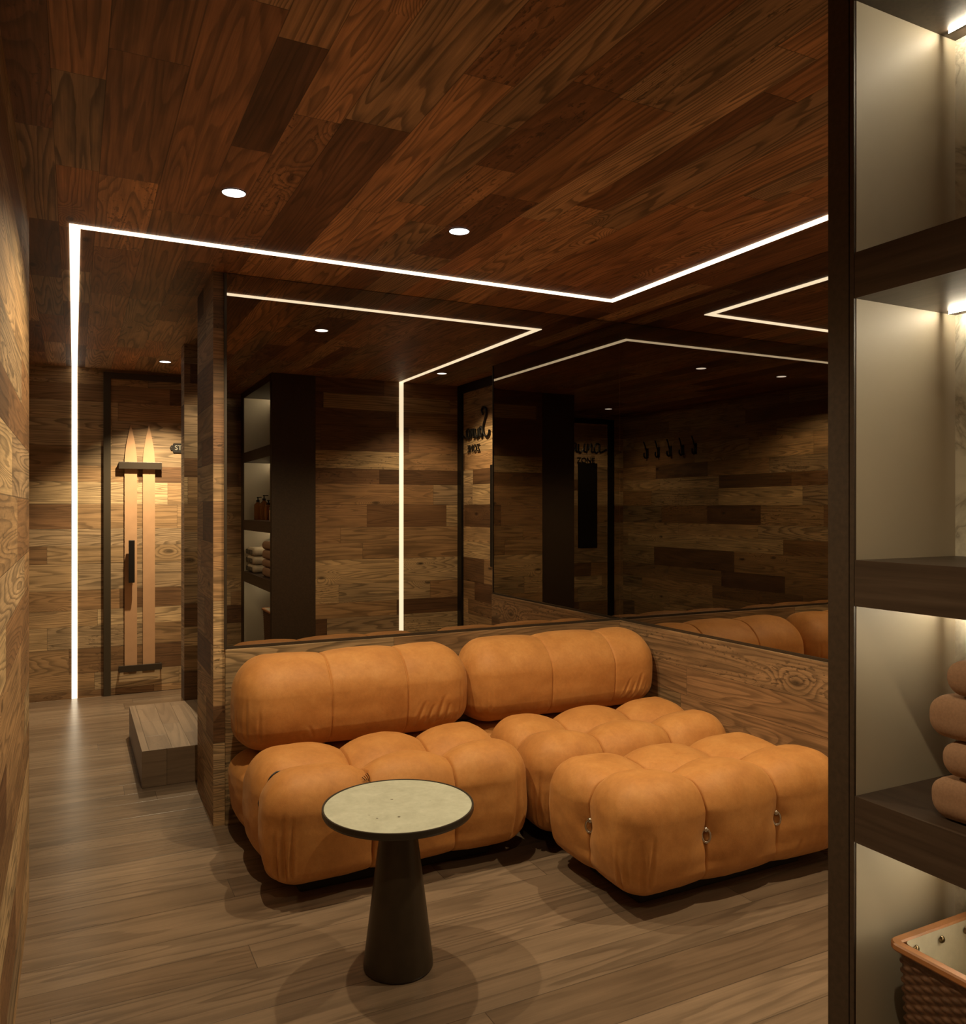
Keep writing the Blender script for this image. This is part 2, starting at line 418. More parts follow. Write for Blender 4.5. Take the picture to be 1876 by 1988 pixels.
# ------------------------------------------------------------------ doors
def door_frame_x(par, x0, x1, y, z1, th, d, mat, right=True):
    mk(par, 'door_frame', x0, x0+th, y-d, y-.0004, 0.002, z1, mat)
    if right: mk(par, 'door_frame', x1-th, x1, y-d, y-.0004, 0.002, z1, mat)
    mk(par, 'door_frame', x0+th, x1-(th if right else 0), y-d, y-.0004, z1-th*.9, z1, mat)
# ski door
d1 = struct('door_1', box(.241, 1.12, YF-.010, YF-.0003, .004, CZ+.957), M['wall_x'])
def root_mk(par, name, x0, x1, y0, y1, z0, z1, mat, bev=0):
    return obj(name, box(x0, x1, y0, y1, z0, z1, bev), mat, par)
FR = plain('olive_bronze_frame', (.050, .036, .020), .5, .15)
root_mk(d1, 'door_frame', .192, .2405, YF-.022, YF-.0004, .002, CZ+1.001, FR)
root_mk(d1, 'door_frame', 1.1205, 1.17, YF-.022, YF-.0004, .002, CZ+1.001, FR)
root_mk(d1, 'door_frame', .2405, 1.1205, YF-.022, YF-.0004, CZ+.957, CZ+1.001, FR)
hb = box(.358, .399, YF-.085, YF-.060, CZ-.545, CZ-.232, .004)
bx(hb, .378, .392, YF-.062, YF-.026, CZ-.270, CZ-.256); bx(hb, .378, .392, YF-.062, YF-.026, CZ-.520, CZ-.506)
obj('door_handle', hb, M['black'], d1)
# skis
SK = 'pair of wooden skis hung on the door'
def ski(x0, x1, label):
    w_ = x1-x0; xm = (x0+x1)/2; zb, zt_ = CZ-1.165, CZ+.626
    pts = [(x0, zb), (x1, zb), (x1, CZ+.34)]
    for k in range(0, 9):
        a = k/8.0; pts.append((xm + w_/2*(1-a**1.55), CZ+.35+(zt_-CZ-.35)*a))
    for k in range(7, -1, -1):
        a = k/8.0; pts.append((xm - w_/2*(1-a**1.55), CZ+.35+(zt_-CZ-.35)*a))
    pts.append((x0, CZ+.34))
    bm = prism(bmesh.new(), [(p[0]-xm, p[1]-zb) for p in pts], lambda p: (p[0], 0, p[1]), lambda p: (p[0], -.013, p[1]))
    o = obj('ski', bm, M['ski']); o.location = (xm, YF-.0115, zb)
    tag(o, label, 'ski', SK)
ski(.333, .418, 'pale wooden ski on the far door, the left one behind the black handle')
ski(.458, .542, 'pale wooden ski on the far door, the right one, without a handle')
def holder(z0, z1, label, d):
    o = obj('ski_holder', box(0, .297, -.012, 0, 0, z1-z0, .002), M['frame']); o.location = (.292, YF-.0115-.0135-d, z0)
    for xx in (.002, .2855): obj('bracket', box(xx, xx+.0095, 0.0005, .0130+d, .002, z1-z0-.002), M['frame'], o)
    tag(o, label, 'ski rack', 'dark bars holding the skis')
holder(CZ+.293, CZ+.345, 'dark flat bar across both skis near their pointed tips', .012)
holder(CZ-1.205, CZ-1.158, 'dark flat bar under the tail ends of both skis', .012)
# plaque
pl = thing('door_sign', 'small dark plaque with raised letters beside the ski tips', 'sign', (.760, YF-.0108, CZ+.461))
poly = [(-.112, 0), (-.104, .018), (-.094, .018), (-.086, .036), (.086, .036), (.094, .018), (.104, .018), (.112, 0), (.104, -.018), (.094, -.018), (.086, -.036), (-.086, -.036), (-.094, -.018), (-.104, -.018)]
obj('plate', prism(bmesh.new(), poly, lambda p: (p[0], 0, p[1]), lambda p: (p[0], -.007, p[1])), M['sign_metal'], pl)
text_mesh('lettering', 'STAFF', .050, .0012, M['sign_text'], pl, Matrix.Translation((-.012, -.0082, 0)) @ Matrix.Rotation(PI/2, 4, 'X'))
for sx in (-.100, .100):
    o = obj('screw', lathe(bmesh.new(), [(0, .002), (.005, .0015), (.006, 0)], n=12), M['gold'], pl)
    o.rotation_euler = (PI/2, 0, 0); o.location = (sx, -.0072, 0)

# sauna doors: script lettering as bent rods
SCR = {'S': [[(.10, .26), (.16, .34), (.13, .42), (.05, .40), (.02, .32), (.08, .24), (.13, .16), (.11, .06), (.02, .03), (-.04, .08), (-.02, .14), (.08, .10), (.18, .04)]],
       'aun a': []}
def script_paths():
    P = [[(.15, .40), (.20, .47), (.16, .52), (.06, .50), (.02, .41), (.08, .31), (.14, .20), (.12, .07), (.02, .01), (-.07, .05), (-.08, .12)]]
    x = .17
    def a(x): return [(x+.12, .17), (x+.05, .19), (x+.00, .10), (x+.03, .02), (x+.09, .06), (x+.12, .17), (x+.12, .05), (x+.17, .04)]
    def u(x): return [(x, .17), (x+.00, .05), (x+.05, .02), (x+.11, .10), (x+.13, .18), (x+.12, .05), (x+.17, .04)]
    def n(x): return [(x, .02), (x+.02, .18), (x+.03, .08), (x+.09, .18), (x+.11, .12), (x+.10, .04), (x+.16, .04)]
    P += [a(x), u(x+.17), n(x+.35), a(x+.51), [(x+.68, .04), (x+.78, .09)]]
    return P
def sauna_sign(par_loc, rot, s, label):
    t = thing('sauna_sign', label, 'sign', par_loc, rot)
    bm = bmesh.new()
    for p in script_paths():
        pts = smooth_curve([((x-.40)*s, -.010, z*s) for x, z in p], 5)
        tube(bm, pts, .0085, 6)
    obj('script_lettering', bm, M['black'], t)
    text_mesh('small_lettering', 'ZONE', .085, .003, M['black'], t, Matrix.Translation((.06, -.008, -.075)) @ Matrix.Rotation(PI/2, 4, 'X'))
    return t
d2 = struct('door_2', box(XD-.010, XD-.0003, 1.21, 2.0, .004, CZ+.955), M['wall_y'])
root_mk(d2, 'door_frame', XD-.030, XD-.0004, YC+.0008, 1.2095, .002, H-.001, M['black'])
root_mk(d2, 'door_frame', XD-.030, XD-.0004, 2.0005, 2.08, .002, H-.001, M['black'])
root_mk(d2, 'door_frame', XD-.030, XD-.0004, 1.2095, 2.0005, CZ+.955, H-.001, M['black'])
root_mk(d2, 'viewing_panel', XD-.018, XD-.0105, 1.705, 1.935, CZ-.45, CZ+.34, M['black'], .002)
# faces -x : reading direction runs towards -y
sauna_sign((XD-.011, 1.475, CZ+.56), -PI/2, .46, 'black script sign on the sauna door, reflected in the mirror behind the sofa')
d3 = struct('door_3', box(.080, .86, YR+.0003, YR+.010, .004, CZ+.93), M['wall_x'])
root_mk(d3, 'door_frame', .000, .0795, YR+.0004, YR+.026, .002, CZ+.985, M['black'])
root_mk(d3, 'door_frame', .8605, .93, YR+.0004, YR+.026, .002, CZ+.985, M['black'])
root_mk(d3, 'door_frame', .0795, .8605, YR+.0004, YR+.026, CZ+.93, CZ+.985, M['black'])
root_mk(d3, 'viewing_panel', .22, .47, YR+.0105, YR+.018, CZ-.43, CZ+.498, M['black'], .002)
sauna_sign((.43, YR+.011, CZ+.60), PI, .60, 'black script sign over the dark panel of the rear door, in the double reflection')
# coat hooks on the left wall
for k in range(5):
    y = .30+.19*k
    t = thing('coat_hook', 'black curved coat hook on the left wall, one of five in a row', 'coat hook', (XL, y, 1.99), 0, 'black coat hooks on the left wall')
    tube_pts = smooth_curve([(.004, 0, -.05), (.022, 0, -.075), (.044, 0, -.055), (.046, 0, -.02)], 6)
    obj('hook_arm', tube(bmesh.new(), tube_pts, .009, 8), M['black'], t)
    obj('hook_arm', tube(bmesh.new(), smooth_curve([(.004, 0, .0), (.022, 0, .02), (.032, 0, .06), (.050, 0, .10)], 6), .007, 8), M['black'], t)
    obj('back_plate', box(.0003, .007, -.022, .022, -.075, .03, .003), M['black'], t)

# ------------------------------------------------------------------ wooden step
st = obj('wooden_step', box(0, .80, 0, 1.03, .0005, .182, .0012, 1), M['step']); st.location = (.297, 4.322, 0)
tag(st, 'low brown wooden step on the floor behind the panelled partition', 'step')
st.data.materials.append(M['step_x']); st.data.materials.append(M['step_y'])
for p in st.data.polygons: p.material_index = 1 if abs(p.normal.y) > .7 else 2 if abs(p.normal.x) > .7 else 0

# ------------------------------------------------------------------ shelf unit
T = .0575
YI = YC-T-.003                                  # inner face of the side panel
su = thing('shelf_unit', 'tall dark open shelf unit with beige sides and lit shelves at the right edge', 'shelf unit', (XS, .5, 0))
YE = -.010                                      # inner face of the far end
XBK = 1.634
ztop = CZ+.970
mk(su, 'side_panel', XS, 1.664, YC-.0475, YC, .001, H-.001, M['panel'])
mk(su, 'shadow_joint', XS+.004, 1.664, YC-.0500, YC-.0477, .001, H-.001, M['dark'])
mk(su, 'side_panel', XS, 1.664, YI+.0012, YC-.0502, .001, H-.001, M['panel'])
mk(su, 'inner_lining', XS+.006, XBK, YI, YI+.001, .08, H-.001, M['beige'])
mk(su, 'side_panel', XS, 1.664, YR+.001, YE-.0012, .001, H-.001, M['panel'])
mk(su, 'inner_lining', XS+.006, XBK, YE-.001, YE, .08, H-.001, M['beige'])
mk(su, 'back_panel', XBK, 1.6640, YE, YI, .08, H-.001, M['marble'])
mk(su, 'top_board', XS, XBK-.0005, YE+.0004, YI-.0004, ztop, H-.001, M['panel'])
g_ = YI-.0004
for a, b in ((-.186, -.098), (.401, .488), (-.636, -.548)):
    mk(su, 'shelf', XS, XBK-.0005, YE+.0004, g_, CZ+a, CZ+b, M['shelf'])
zb = .135
mk(su, 'base_board', XS, XBK-.0005, YE+.0004, g_, .06, zb, M['shelf'])
def bar(z):
    """slim profile under the shelf above, shining forward and onto the stone behind it, its underside closed"""
    l = su.location; x1 = XBK-.040; y0, y1 = YE+.02-l.y, YI-.018-l.y
    o = obj('light_bar', box(x1-.009-l.x, x1-l.x, y0, y1, z-.0065, z-.0006), M['panel'], su); o.data.materials.append(M['bar'])
    for p in o.data.polygons:
        if abs(p.normal.x) > .5: p.material_index = 1
for z in (ztop, CZ+.401, CZ-.186, CZ-.636): bar(z)

# ------------------------------------------------------------------ rounded cushions
def axis(a, b, seams, n, cl=.004, per=5):
    base = list(np.linspace(a, b, n))
    ex = []
    for s in seams:
        for k in range(-per, per+1): ex.append(s + math.copysign((abs(k)/per)**1.6, k)*cl*5)
    allv = sorted(base+[e_ for e_ in ex if a < e_ < b]); out = [allv[0]]
    for q in allv[1:]:
        if q-out[-1] > .0011: out.append(q)
    out[-1] = b
    return np.array(out)
def grid_box(xs, ys, zs):
    verts = []; idx = {}; faces = []
    nx, ny, nz = len(xs)-1, len(ys)-1, len(zs)-1
    def vid(i, j, k):
        key = (i, j, k)
        if key not in idx: idx[key] = len(verts); verts.append((xs[i], ys[j], zs[k]))
        return idx[key]
    for i in range(nx):
        for j in range(ny):
            faces.append((vid(i, j, nz), vid(i+1, j, nz), vid(i+1, j+1, nz), vid(i, j+1, nz)))
            faces.append((vid(i, j, 0), vid(i, j+1, 0), vid(i+1, j+1, 0), vid(i+1, j, 0)))
        for k in range(nz):
            faces.append((vid(i, 0, k), vid(i+1, 0, k), vid(i+1, 0, k+1), vid(i, 0, k+1)))
            faces.append((vid(i, ny, k), vid(i, ny, k+1), vid(i+1, ny, k+1), vid(i+1, ny, k)))
    for j in range(ny):
        for k in range(nz):
            faces.append((vid(0, j, k), vid(0, j, k+1), vid(0, j+1, k+1), vid(0, j+1, k)))
            faces.append((vid(nx, j, k), vid(nx, j+1, k), vid(nx, j+1, k+1), vid(nx, j, k+1)))
    return np.array(verts, float), faces
def vnoise(P, sc, seed):
    r = np.random.RandomState(seed); out = np.zeros(len(P))
    for k in range(7):
        d = r.normal(size=3)*sc; out += np.sin(P@d + r.uniform(0, 6.28))
    return out/7
def cushion(W, D, Ht, sx, sy, rx, ry, rt, rb, Ds=.04, Dk=.02, line=.004, side_b=.02, pinch=(), creases=(), nx=110, ny=90, nz=56, tuck=0.0,
            pw=2.2, lean=0.0, sag=None):
    """W x D footprint centred on the origin, base at z=0. sx/sy: seam positions. returns (verts, faces, fn)"""
    xs = axis(-W/2, W/2, sx, nx); ys = axis(-D/2, D/2, sy, ny); zs = np.linspace(0, Ht, nz)
    V, F = grid_box(xs, ys, zs)
    def fn(V):
        inn = V.copy(); R = np.empty_like(V)
        R[:, 0] = rx; R[:, 1] = ry; R[:, 2] = np.where(V[:, 2] > Ht/2, rt, rb)
        inn[:, 0] = np.clip(V[:, 0], -W/2+rx, W/2-rx); inn[:, 1] = np.clip(V[:, 1], -D/2+ry, D/2-ry); inn[:, 2] = np.clip(V[:, 2], rb, Ht-rt)
        d = (V-inn)/R; L = np.linalg.norm(d, axis=1); L[L < 1e-9] = 1
        # soften: cube corner -> sphere corner
        n = d/L[:, None]
        Q = inn + n*R
        nn = n/R; nn /= np.linalg.norm(nn, axis=1)[:, None]+1e-12
        cx = (sx[1]-sx[0])/2 if len(sx) > 1 else W/(len(sx)+1)/2
        cy = (sy[1]-sy[0])/2 if len(sy) > 1 else (D/(len(sy)+1)/2 if len(sy) else 1)
        def seamf(c, seams, half):
            if not len(seams): return np.zeros(len(c)), np.full(len(c), 9.0)
            dd = np.min(np.abs(c[:, None]-np.array(seams)[None, :]), axis=1)
            return (1-np.clip(dd/half, 0, 1))**pw, dd
        top = np.clip(nn[:, 2], 0, 1)
        sidez = 1-np.abs(nn[:, 2])
        a, da = seamf(Q[:, 0], sx, cx); b, db = seamf(Q[:, 1], sy, cy)
        # seams fade on the underside
        fade = np.clip(Q[:, 2]/(Ht*.25), .35, 1)
        zf = np.clip(Q[:, 2]/Ht, 0, 1)
        # a seam only pinches surfaces that run across it
        wa = 1-np.abs(nn[:, 0])**1.5; wb = 1-np.abs(nn[:, 1])**1.5
        depth = Ds*(.62+.38*top)*(a*wa+b*wb) + Dk*np.sqrt(a*b)*top
        depth += line*(np.exp(-(da/.0032)**2)*wa + np.exp(-(db/.0032)**2)*wb)
        depth *= fade
        disp = -depth + side_b*sidez*np.sin(PI*zf)**.8
        for (px_, py_, pz_, A, w_) in pinch:
            r2 = ((Q[:, 0]-px_)**2+(Q[:, 1]-py_)**2+(Q[:, 2]-pz_)**2)**.5
            disp -= A*np.exp(-r2/w_)
        for (px_, py_, zl, zh, A, w_, sl, bow) in creases:
            zc = (Q[:, 2]-zl)/(zh-zl)
            env = np.clip(1-zc, 0, 1)**.8
            zz = np.clip(Q[:, 2], 0, 1)
            # along the perimeter: compare whichever of x,y varies
            ox = px_ + sl*zz + bow*zc*(1-zc); oy = py_
            dd = np.sqrt((Q[:, 0]-ox)**2 + (Q[:, 1]-oy)**2)
            fr = np.sqrt((Q[:, 0]-ox)**2+(Q[:, 1]-oy)**2)
            u = dd
            disp += A*env*(-np.exp(-(u/w_)**2) + .35*np.exp(-((u-2.1*w_)/(w_*1.3))**2))*sidez**.5
        disp += .0035*vnoise(Q, 14, 5)+.0016*vnoise(Q, 45, 8)
        Q = Q + nn*disp[:, None]
        if tuck:
            k = np.clip(1-Q[:, 2]/(Ht*.42), 0, 1)**1.6*tuck
            Q[:, 0] *= 1-k/(W/2)*np.clip(np.abs(Q[:, 0])/(W/2), 0, 1); Q[:, 1] *= 1-k/(D/2)*np.clip(np.abs(Q[:, 1])/(D/2), 0, 1)
        if lean: Q[:, 1] += lean*Q[:, 2]
        if sag is not None: Q = sag(Q)
        return Q
    return V, F, fn
def mesh_np(name, V, F, mat, parent, smooth=True):
    me = bpy.data.meshes.new(name); me.from_pydata([tuple(v) for v in V], [], F); me.update()
    return link(name, me, mat, parent, smooth)
def corner_creases(W, D, Ht, cs, seed, rad=.10, n=4):
    """gathered folds round the given vertical corners (sx,sy signs)"""
    r = random.Random(seed); out = []
    for sx_, sy_ in cs:
        cx = sx_*(W/2-rad); cy = sy_*(D/2-rad)
        for k in range(n):
            a = math.radians(8+74*(k+.5*r.random()+.25)/n)
            px_ = cx+sx_*rad*math.cos(a); py_ = cy+sy_*rad*math.sin(a)
            zl = r.uniform(-.05, .03); zh = r.uniform(.20, .34)
            out.append((px_, py_, zl, zh, r.uniform(.012, .020), r.uniform(.005, .009), r.uniform(-.08, .08), r.uniform(-.03, .03)))
    return out
def face_creases(W, D, Ht, n, seed, front=True, zr=(.02, .15)):
    r = random.Random(seed); out = []
    for k in range(n):
        px_ = r.uniform(-W/2+.08, W/2-.08); py_ = -D/2+.0
        out.append((px_, py_, r.uniform(-.05, 0), r.uniform(*zr), r.uniform(.008, .013), r.uniform(.006, .010), r.uniform(-.25, .25), 0))
    return out

def ring_part(name, par, c, r, th, rot):
    bm = bmesh.new()
    pts = [(r*math.cos(2*PI*i/20)*.72, 0, r*1.15*math.sin(2*PI*i/20)) for i in range(20)]
    tube(bm, pts, th, 8, closed=True)
    o = obj(name, bm, M['gold'], par, True); o.location = c; o.rotation_euler = rot
    bm = bmesh.new(); lathe(bm, [(0, -.001), (r*.45, -.001), (r*.5, .003), (r*.3, .007), (0, .008)], n=16)
    q = obj('snap_hook', bm, M['gold'], o, True); q.rotation_euler = (PI/2, 0, 0); q.location = (0, .002, r*.95)
    return o

SEATH = .452
def seat_module(x0, x1, y0, y1, sxs, sys_, label, seed, rings_front=(), rings_side=(), corners=(), back=False, part=None):
    W, D = x1-x0, y1-y0; cx, cy = (x0+x1)/2, (y0+y1)/2
    t = thing('sofa_module' if back else 'ottoman', label, 'sofa' if back else 'ottoman', (cx, cy, 0))
    sx = [s-cx for s in sxs]; sy = [s-cy for s in sys_]
    pin = [(r[0]-cx, -D/2, r[1]-.05, .022, .035) for r in rings_front]+[(-W/2, r[0]-cy, r[1]-.05, .022, .035) for r in rings_side]
    cr = corner_creases(W, D, SEATH, corners, seed) + face_creases(W, D, SEATH, 5, seed+5)
    def sg(Q):
        Q = Q.copy()
        if back:
            k = np.clip((Q[:, 1]+cy-3.20)/.08, 0, 1); k = k*k*(3-2*k)
            Q[:, 2] = np.where(Q[:, 2] > .18, Q[:, 2]-k*.075*(Q[:, 2]-.18)/.18, Q[:, 2])
        else:
            k = np.clip((Q[:, 1]+cy-2.38)/.12, 0, 1)*.022 + np.clip((Q[:, 0]+cx-1.9)/.7, 0, 1)*.008
            Q[:, 2] = np.where(Q[:, 2] > .18, Q[:, 2]-k*(Q[:, 2]-.18)/.18, Q[:, 2])
        return Q
    V, F, fn = cushion(W, D, SEATH-.05, sx, sy, .115, .110, .125, .075, Ds=.042, Dk=.026, line=.0095, side_b=.010, pinch=pin, creases=cr, tuck=.022 if back else .025, pw=2.6, nx=210, ny=170, nz=84, sag=sg)
    Q = fn(V); Q[:, 2] += .05
    mesh_np('seat_cushion', Q, F, M['leather'], t)
    bm = box(-W/2+.13, W/2-.13, -D/2+.13, D/2-.13, .0005, .075, .01)
    obj('base', bm, M['dark'], t)
    def surf(px_, py_, z, outward, along):
        """nearest cushion vertex to a point given in local coordinates"""
        d = (Q[:, 0]-px_)**2*(1 if along == 'x' else .15)+(Q[:, 1]-py_)**2*(.15 if along == 'x' else 1)+(Q[:, 2]-z)**2
        return Q[np.argmin(d)]
    for r in rings_front:
        p = surf(r[0]-cx, -D/2, r[1], (0, -1, 0), 'x'); ring_part('ring', t, (r[0]-cx, p[1]-.010, r[1]), .020, .0046, (math.radians(-8), 0, math.radians(-32)))
    for r in rings_side:
        p = surf(-W/2, r[0]-cy, r[1], (-1, 0, 0), 'y'); ring_part('ring', t, (p[0]-.010, r[0]-cy, r[1]), .020, .0046, (0, math.radians(6), math.radians(-55)))
    return t, Q, (cx, cy)

sA, QA, cA = seat_module(.588, 1.612, 2.762, 3.630, (.955, 1.285), (3.005, 3.31),
    'tan orange tufted sofa module with roll backrest, left one behind the round table', 3, corners=((-1, -1), (1, -1)), back=True)
sB, QB, cB = seat_module(1.646, 2.656, 2.750, 3.630, (1.960, 2.310), (3.005, 3.31),
    'tan orange tufted sofa module with roll backrest, in the corner where the mirrors meet', 9, corners=((-1, -1),), back=True)
sO, QO, cO = seat_module(1.622, 2.656, 2.150, 2.722, (1.955, 2.290), (2.425,),
    'tan orange tufted ottoman seat without backrest, nearest the shelf unit', 21, rings_front=((1.955, .243), (2.290, .245)), rings_side=((2.425, .243),), corners=((-1, -1), (1, -1), (-1, 1)))

# black cords lying in the seams of the left seat
def seam_cord(t, Q, c, pts, r=.0035, lift=.002, name='strap'):
    out = []
    for (x, y, zmin) in pts:
        lx, ly = x-c[0], y-c[1]
        m = Q[:, 2] > zmin
        q = Q[m]; k = np.argmin((q[:, 0]-lx)**2+(q[:, 1]-ly)**2)
        out.append(tuple(q[k]+np.array([0, 0, lift])))
    obj(name, tube(bmesh.new(), smooth_curve(out, 4), r, 6), M['cord'], t, True)
def side_cord(t, Q, c, y, a0, a1, xo, r=.0035, name='strap'):
    out = []
    m = (np.abs(Q[:, 1]-(y-c[1])) < .006) & (Q[:, 0] < Q[:, 0].min()+.30) & (Q[:, 2] > .20)
    q = Q[m]; ox, oz = Q[:, 0].min()+xo, .24
    ang = np.degrees(np.arctan2(q[:, 2]-oz, -(q[:, 0]-ox)))
    for a in np.linspace(a0, a1, 9):
        p = q[np.argmin(np.abs(ang-a))]; d = np.array([p[0]-ox, 0, p[2]-oz]); d /= np.linalg.norm(d)
        out.append(tuple(p+d*.0075))
    obj(name, tube(bmesh.new(), smooth_curve(out, 3), r, 6), M['cord'], t, True)
side_cord(sA, QA, cA, 3.005, 8, 72, .17)
side_cord(sA, QA, cA, 3.31, 30, 75, .17)
side_cord(sB, QB, cB, 3.31, 40, 80, .17)
bm = bmesh.new()
for k in range(4):
    tube(bm, smooth_curve([(.95+.003*k-cA[0], 2.83-cA[1], .372), (.938+.005*k-cA[0], 2.812-cA[1], .395+.003*k), (.922+.006*k-cA[0], 2.80-cA[1], .412+.004*k)], 4), .0014, 5)
obj('lace_ends', bm, M['cord'], sA, True)

# backrests
def backrest(x0, x1, par, seed, seams):
    W = x1-x0; D = .315; Hb = .392; cx = (x0+x1)/2; cy = 3.455
    r = random.Random(seed); cr = []
    for sx_ in (-1, 1):
        for k in range(3):
            a = math.radians(10+26*k+10*r.random()); px_ = sx_*(W/2-.12)+sx_*.12*math.cos(a); py_ = -(D/2-.12)-.12*math.sin(a)
            cr.append((px_, py_, -.02, r.uniform(.18, .28), r.uniform(.010, .016), r.uniform(.005, .008), sx_*r.uniform(-.02, .10), 0))
    base = seams[1]-cx
    for k in range(5):
        cr.append((base+.010+.045*k+r.uniform(-.008, .008), -D/2, -.03, (.17, .15, .19, .15, .12)[k], r.uniform(.011, .016), r.uniform(.005, .008), .42-.04*k, 0))
    base = seams[0]-cx
    for dx in (-.09, -.05, .012): cr.append((base+dx, -D/2, -.06, r.uniform(.08, .13), .012, .007, -.40 if dx < 0 else -.25, 0))
    for k in range(4): cr.append((r.uniform(-W/2+.1, W/2-.1), -D/2, -.05, r.uniform(.05, .10), .004, .007, r.uniform(-.5, .5), 0))
    def sag(Q):
        Q = Q.copy(); zf = np.clip(Q[:, 2]/Hb, 0, 1)
        Q[:, 1] += -.022*np.sin(PI*zf) + .012
        k = np.abs(Q[:, 0])/(W/2); Q[:, 2] -= .012*k**4*np.clip(zf*2-1, 0, 1)
        return Q
    V, F, fn = cushion(W, D, Hb, [s-cx for s in seams], [], .125, .140, .145, .105, Ds=.012, Dk=0, line=.0065, side_b=.012, creases=cr, nx=300, ny=60, nz=110, sag=sag, pw=3.0)
    Q = fn(V) + np.array([cx-par.location.x, cy-par.location.y, .368]); return mesh_np('backrest', Q, F, M['leather'], par)
backrest(.590, 1.606, sA, 4, (.955, 1.290))
backrest(1.624, 2.662, sB, 5, (2.02, 2.38))

# ------------------------------------------------------------------ side table
tb = thing('side_table', 'small round table with pale stone top and dark cone foot', 'table', (.872, 2.303, 0))
TZ = CZ-.888
obj('pedestal', lathe(bmesh.new(), [(0, .0008), (.100, .0008), (.104, .004), (.104, .012), (.1025, .03), (.050, TZ-.030), (.050, TZ-.024), (0, TZ-.024)], n=72), M['table'], tb, False)
obj('table_rim', lathe(bmesh.new(), [(0, TZ-.0238), (.215, TZ-.0238), (.2235, TZ-.021), (.227, TZ-.014), (.227, TZ-.002), (.2262, TZ), (.2218, TZ), (.2212, TZ-.001), (.2212, TZ-.006), (0, TZ-.006)], n=96), M['tabletrim'], tb)
obj('table_top', lathe(bmesh.new(), [(0, TZ-.0058), (.2208, TZ-.0058), (.2208, TZ-.0022), (.2198, TZ-.0015), (0, TZ-.0015)], n=96), M['stone'], tb)
for n_ in ('pedestal',):
    for p in bpy.data.objects[n_].data.polygons: p.use_smooth = abs(p.normal.z) < .5

# ------------------------------------------------------------------ towels
SZ = CZ-.548
def towel(name, mat, x0, x1, y0, y1, z, h, label, cat, group, seed):
    W, D = x1-x0, y1-y0; r = min(h*.46, .031)
    xs = np.linspace(-W/2, W/2, 22); ys = np.linspace(-D/2, D/2, 40); zs = np.linspace(0, h, 22)
    V, F = grid_box(xs, ys, zs); inn = V.copy(); R = np.array([.020, r*1.05, r])
    for a, lo, hi in ((0, -W/2, W/2), (1, -D/2, D/2), (2, 0, h)): inn[:, a] = np.clip(V[:, a], lo+R[a], hi-R[a])
    d = (V-inn)/R; L = np.linalg.norm(d, axis=1); L[L < 1e-9] = 1; n = d/L[:, None]; Q = inn+n*R
    Q += n*(.0035*vnoise(Q, 18, seed)+.0012*vnoise(Q, 60, seed+1))[:, None]
    # the folded layers show as lines on the open sides
    g2 = np.exp(-((Q[:, 2]-h*.5)/.0035)**2)*np.clip(-(n[:, 1])-.0, 0, 1)*0 + np.exp(-((Q[:, 2]-h*.5)/.003)**2)*np.abs(n[:, 0])*.008
    Q[:, 2] += .002*np.sin((Q[:, 1]/D+.5)*PI)*(Q[:, 2]/h)
    o = mesh_np(name, Q, F, mat, None); o.location = ((x0+x1)/2, (y0+y1)/2, z)
    tag(o, label, cat, group); return o
z = SZ+.0006
labs = ['lowest of the four tan folded towels on the lit shelf', 'second tan folded towel from the bottom of the shelf stack',
        'third tan folded towel from the bottom of the shelf stack', 'topmost of the four tan folded towels on the lit shelf']
for k in range(4):
    dy = 0 if k % 2 == 0 else -.022; h = (.075, .059, .073, .063)[k]
    if k == 2: dy = .004
    if k == 3: dy = -.028
    towel('folded_towel', M['brown_towel'], 1.362, 1.600, .60, .945+dy, z, h, labs[k], 'towel', 'tan towels stacked on the shelf', 30+k); z += h+.0045
z = SZ+.0006
labs = ['lowest cream towel with dark tassels, in the mirrored shelf', 'middle cream towel with dark tassels, in the mirrored shelf', 'topmost cream towel with dark tassels, in the mirrored shelf']
for k in range(3):
    o = towel('tasselled_towel', M['cream_towel'], 1.352, 1.600, .015, .30, z, .068, labs[k], 'towel', 'cream towels at the far end of the shelf', 50+k); z += .0725
    bm = bmesh.new()
    for j in range(5):
        yy = -.115+.058*j
        pts = [(-.126-.004, yy+.017*math.sin(2*PI*i/12), .032+.020*math.cos(2*PI*i/12)) for i in range(12)]
        tube(bm, pts, .0020, 5, closed=True)
    obj('tassel_trim', bm, M['cord'], o, True)
# ------------------------------------------------------------------ bottles on the middle shelf
BZ = CZ-.098+.0006
def bottle(x, y, h, label, glass=M['amber']):
    t = thing('pump_bottle', label, 'bottle', (x, y, BZ), random.uniform(0, 3), 'amber pump bottles on the shelf')
    obj('bottle_body', lathe(bmesh.new(), [(0, 0), (.030, 0), (.033, .004), (.033, h*.62), (.030, h*.68), (.014, h*.76), (.013, h*.80), (0, h*.80)], n=28), glass, t, True)
    bm = lathe(bmesh.new(), [(0, h*.79), (.015, h*.79), (.015, h*.86), (.006, h*.87), (.005, h*.96), (.010, h*.965), (.010, h), (0, h)], n=20)
    bx(bm, 0, .038, -.005, .005, h*.965, h)
    obj('pump', bm, M['black'], t)
bottle(1.44, .06, .20, 'tallest amber pump bottle at the far shelf end, in the mirror')
bottle(1.47, .17, .215, 'second amber pump bottle from the shelf end, in the mirror')
bottle(1.48, .30, .17, 'small amber pump bottle, third from the shelf end, in the mirror')
bottle(1.46, .41, .17, 'small amber pump bottle, fourth from the shelf end, in the mirror')
jr = thing('lidded_jar', 'tan jar with green-grey lid at the right picture edge on the shelf', 'jar', (1.409, .842, BZ))
obj('jar_body', lathe(bmesh.new(), [(0, 0), (.034, 0), (.037, .004), (.037, .080), (.034, .086), (0, .086)], n=32), M['jar'], jr, True)
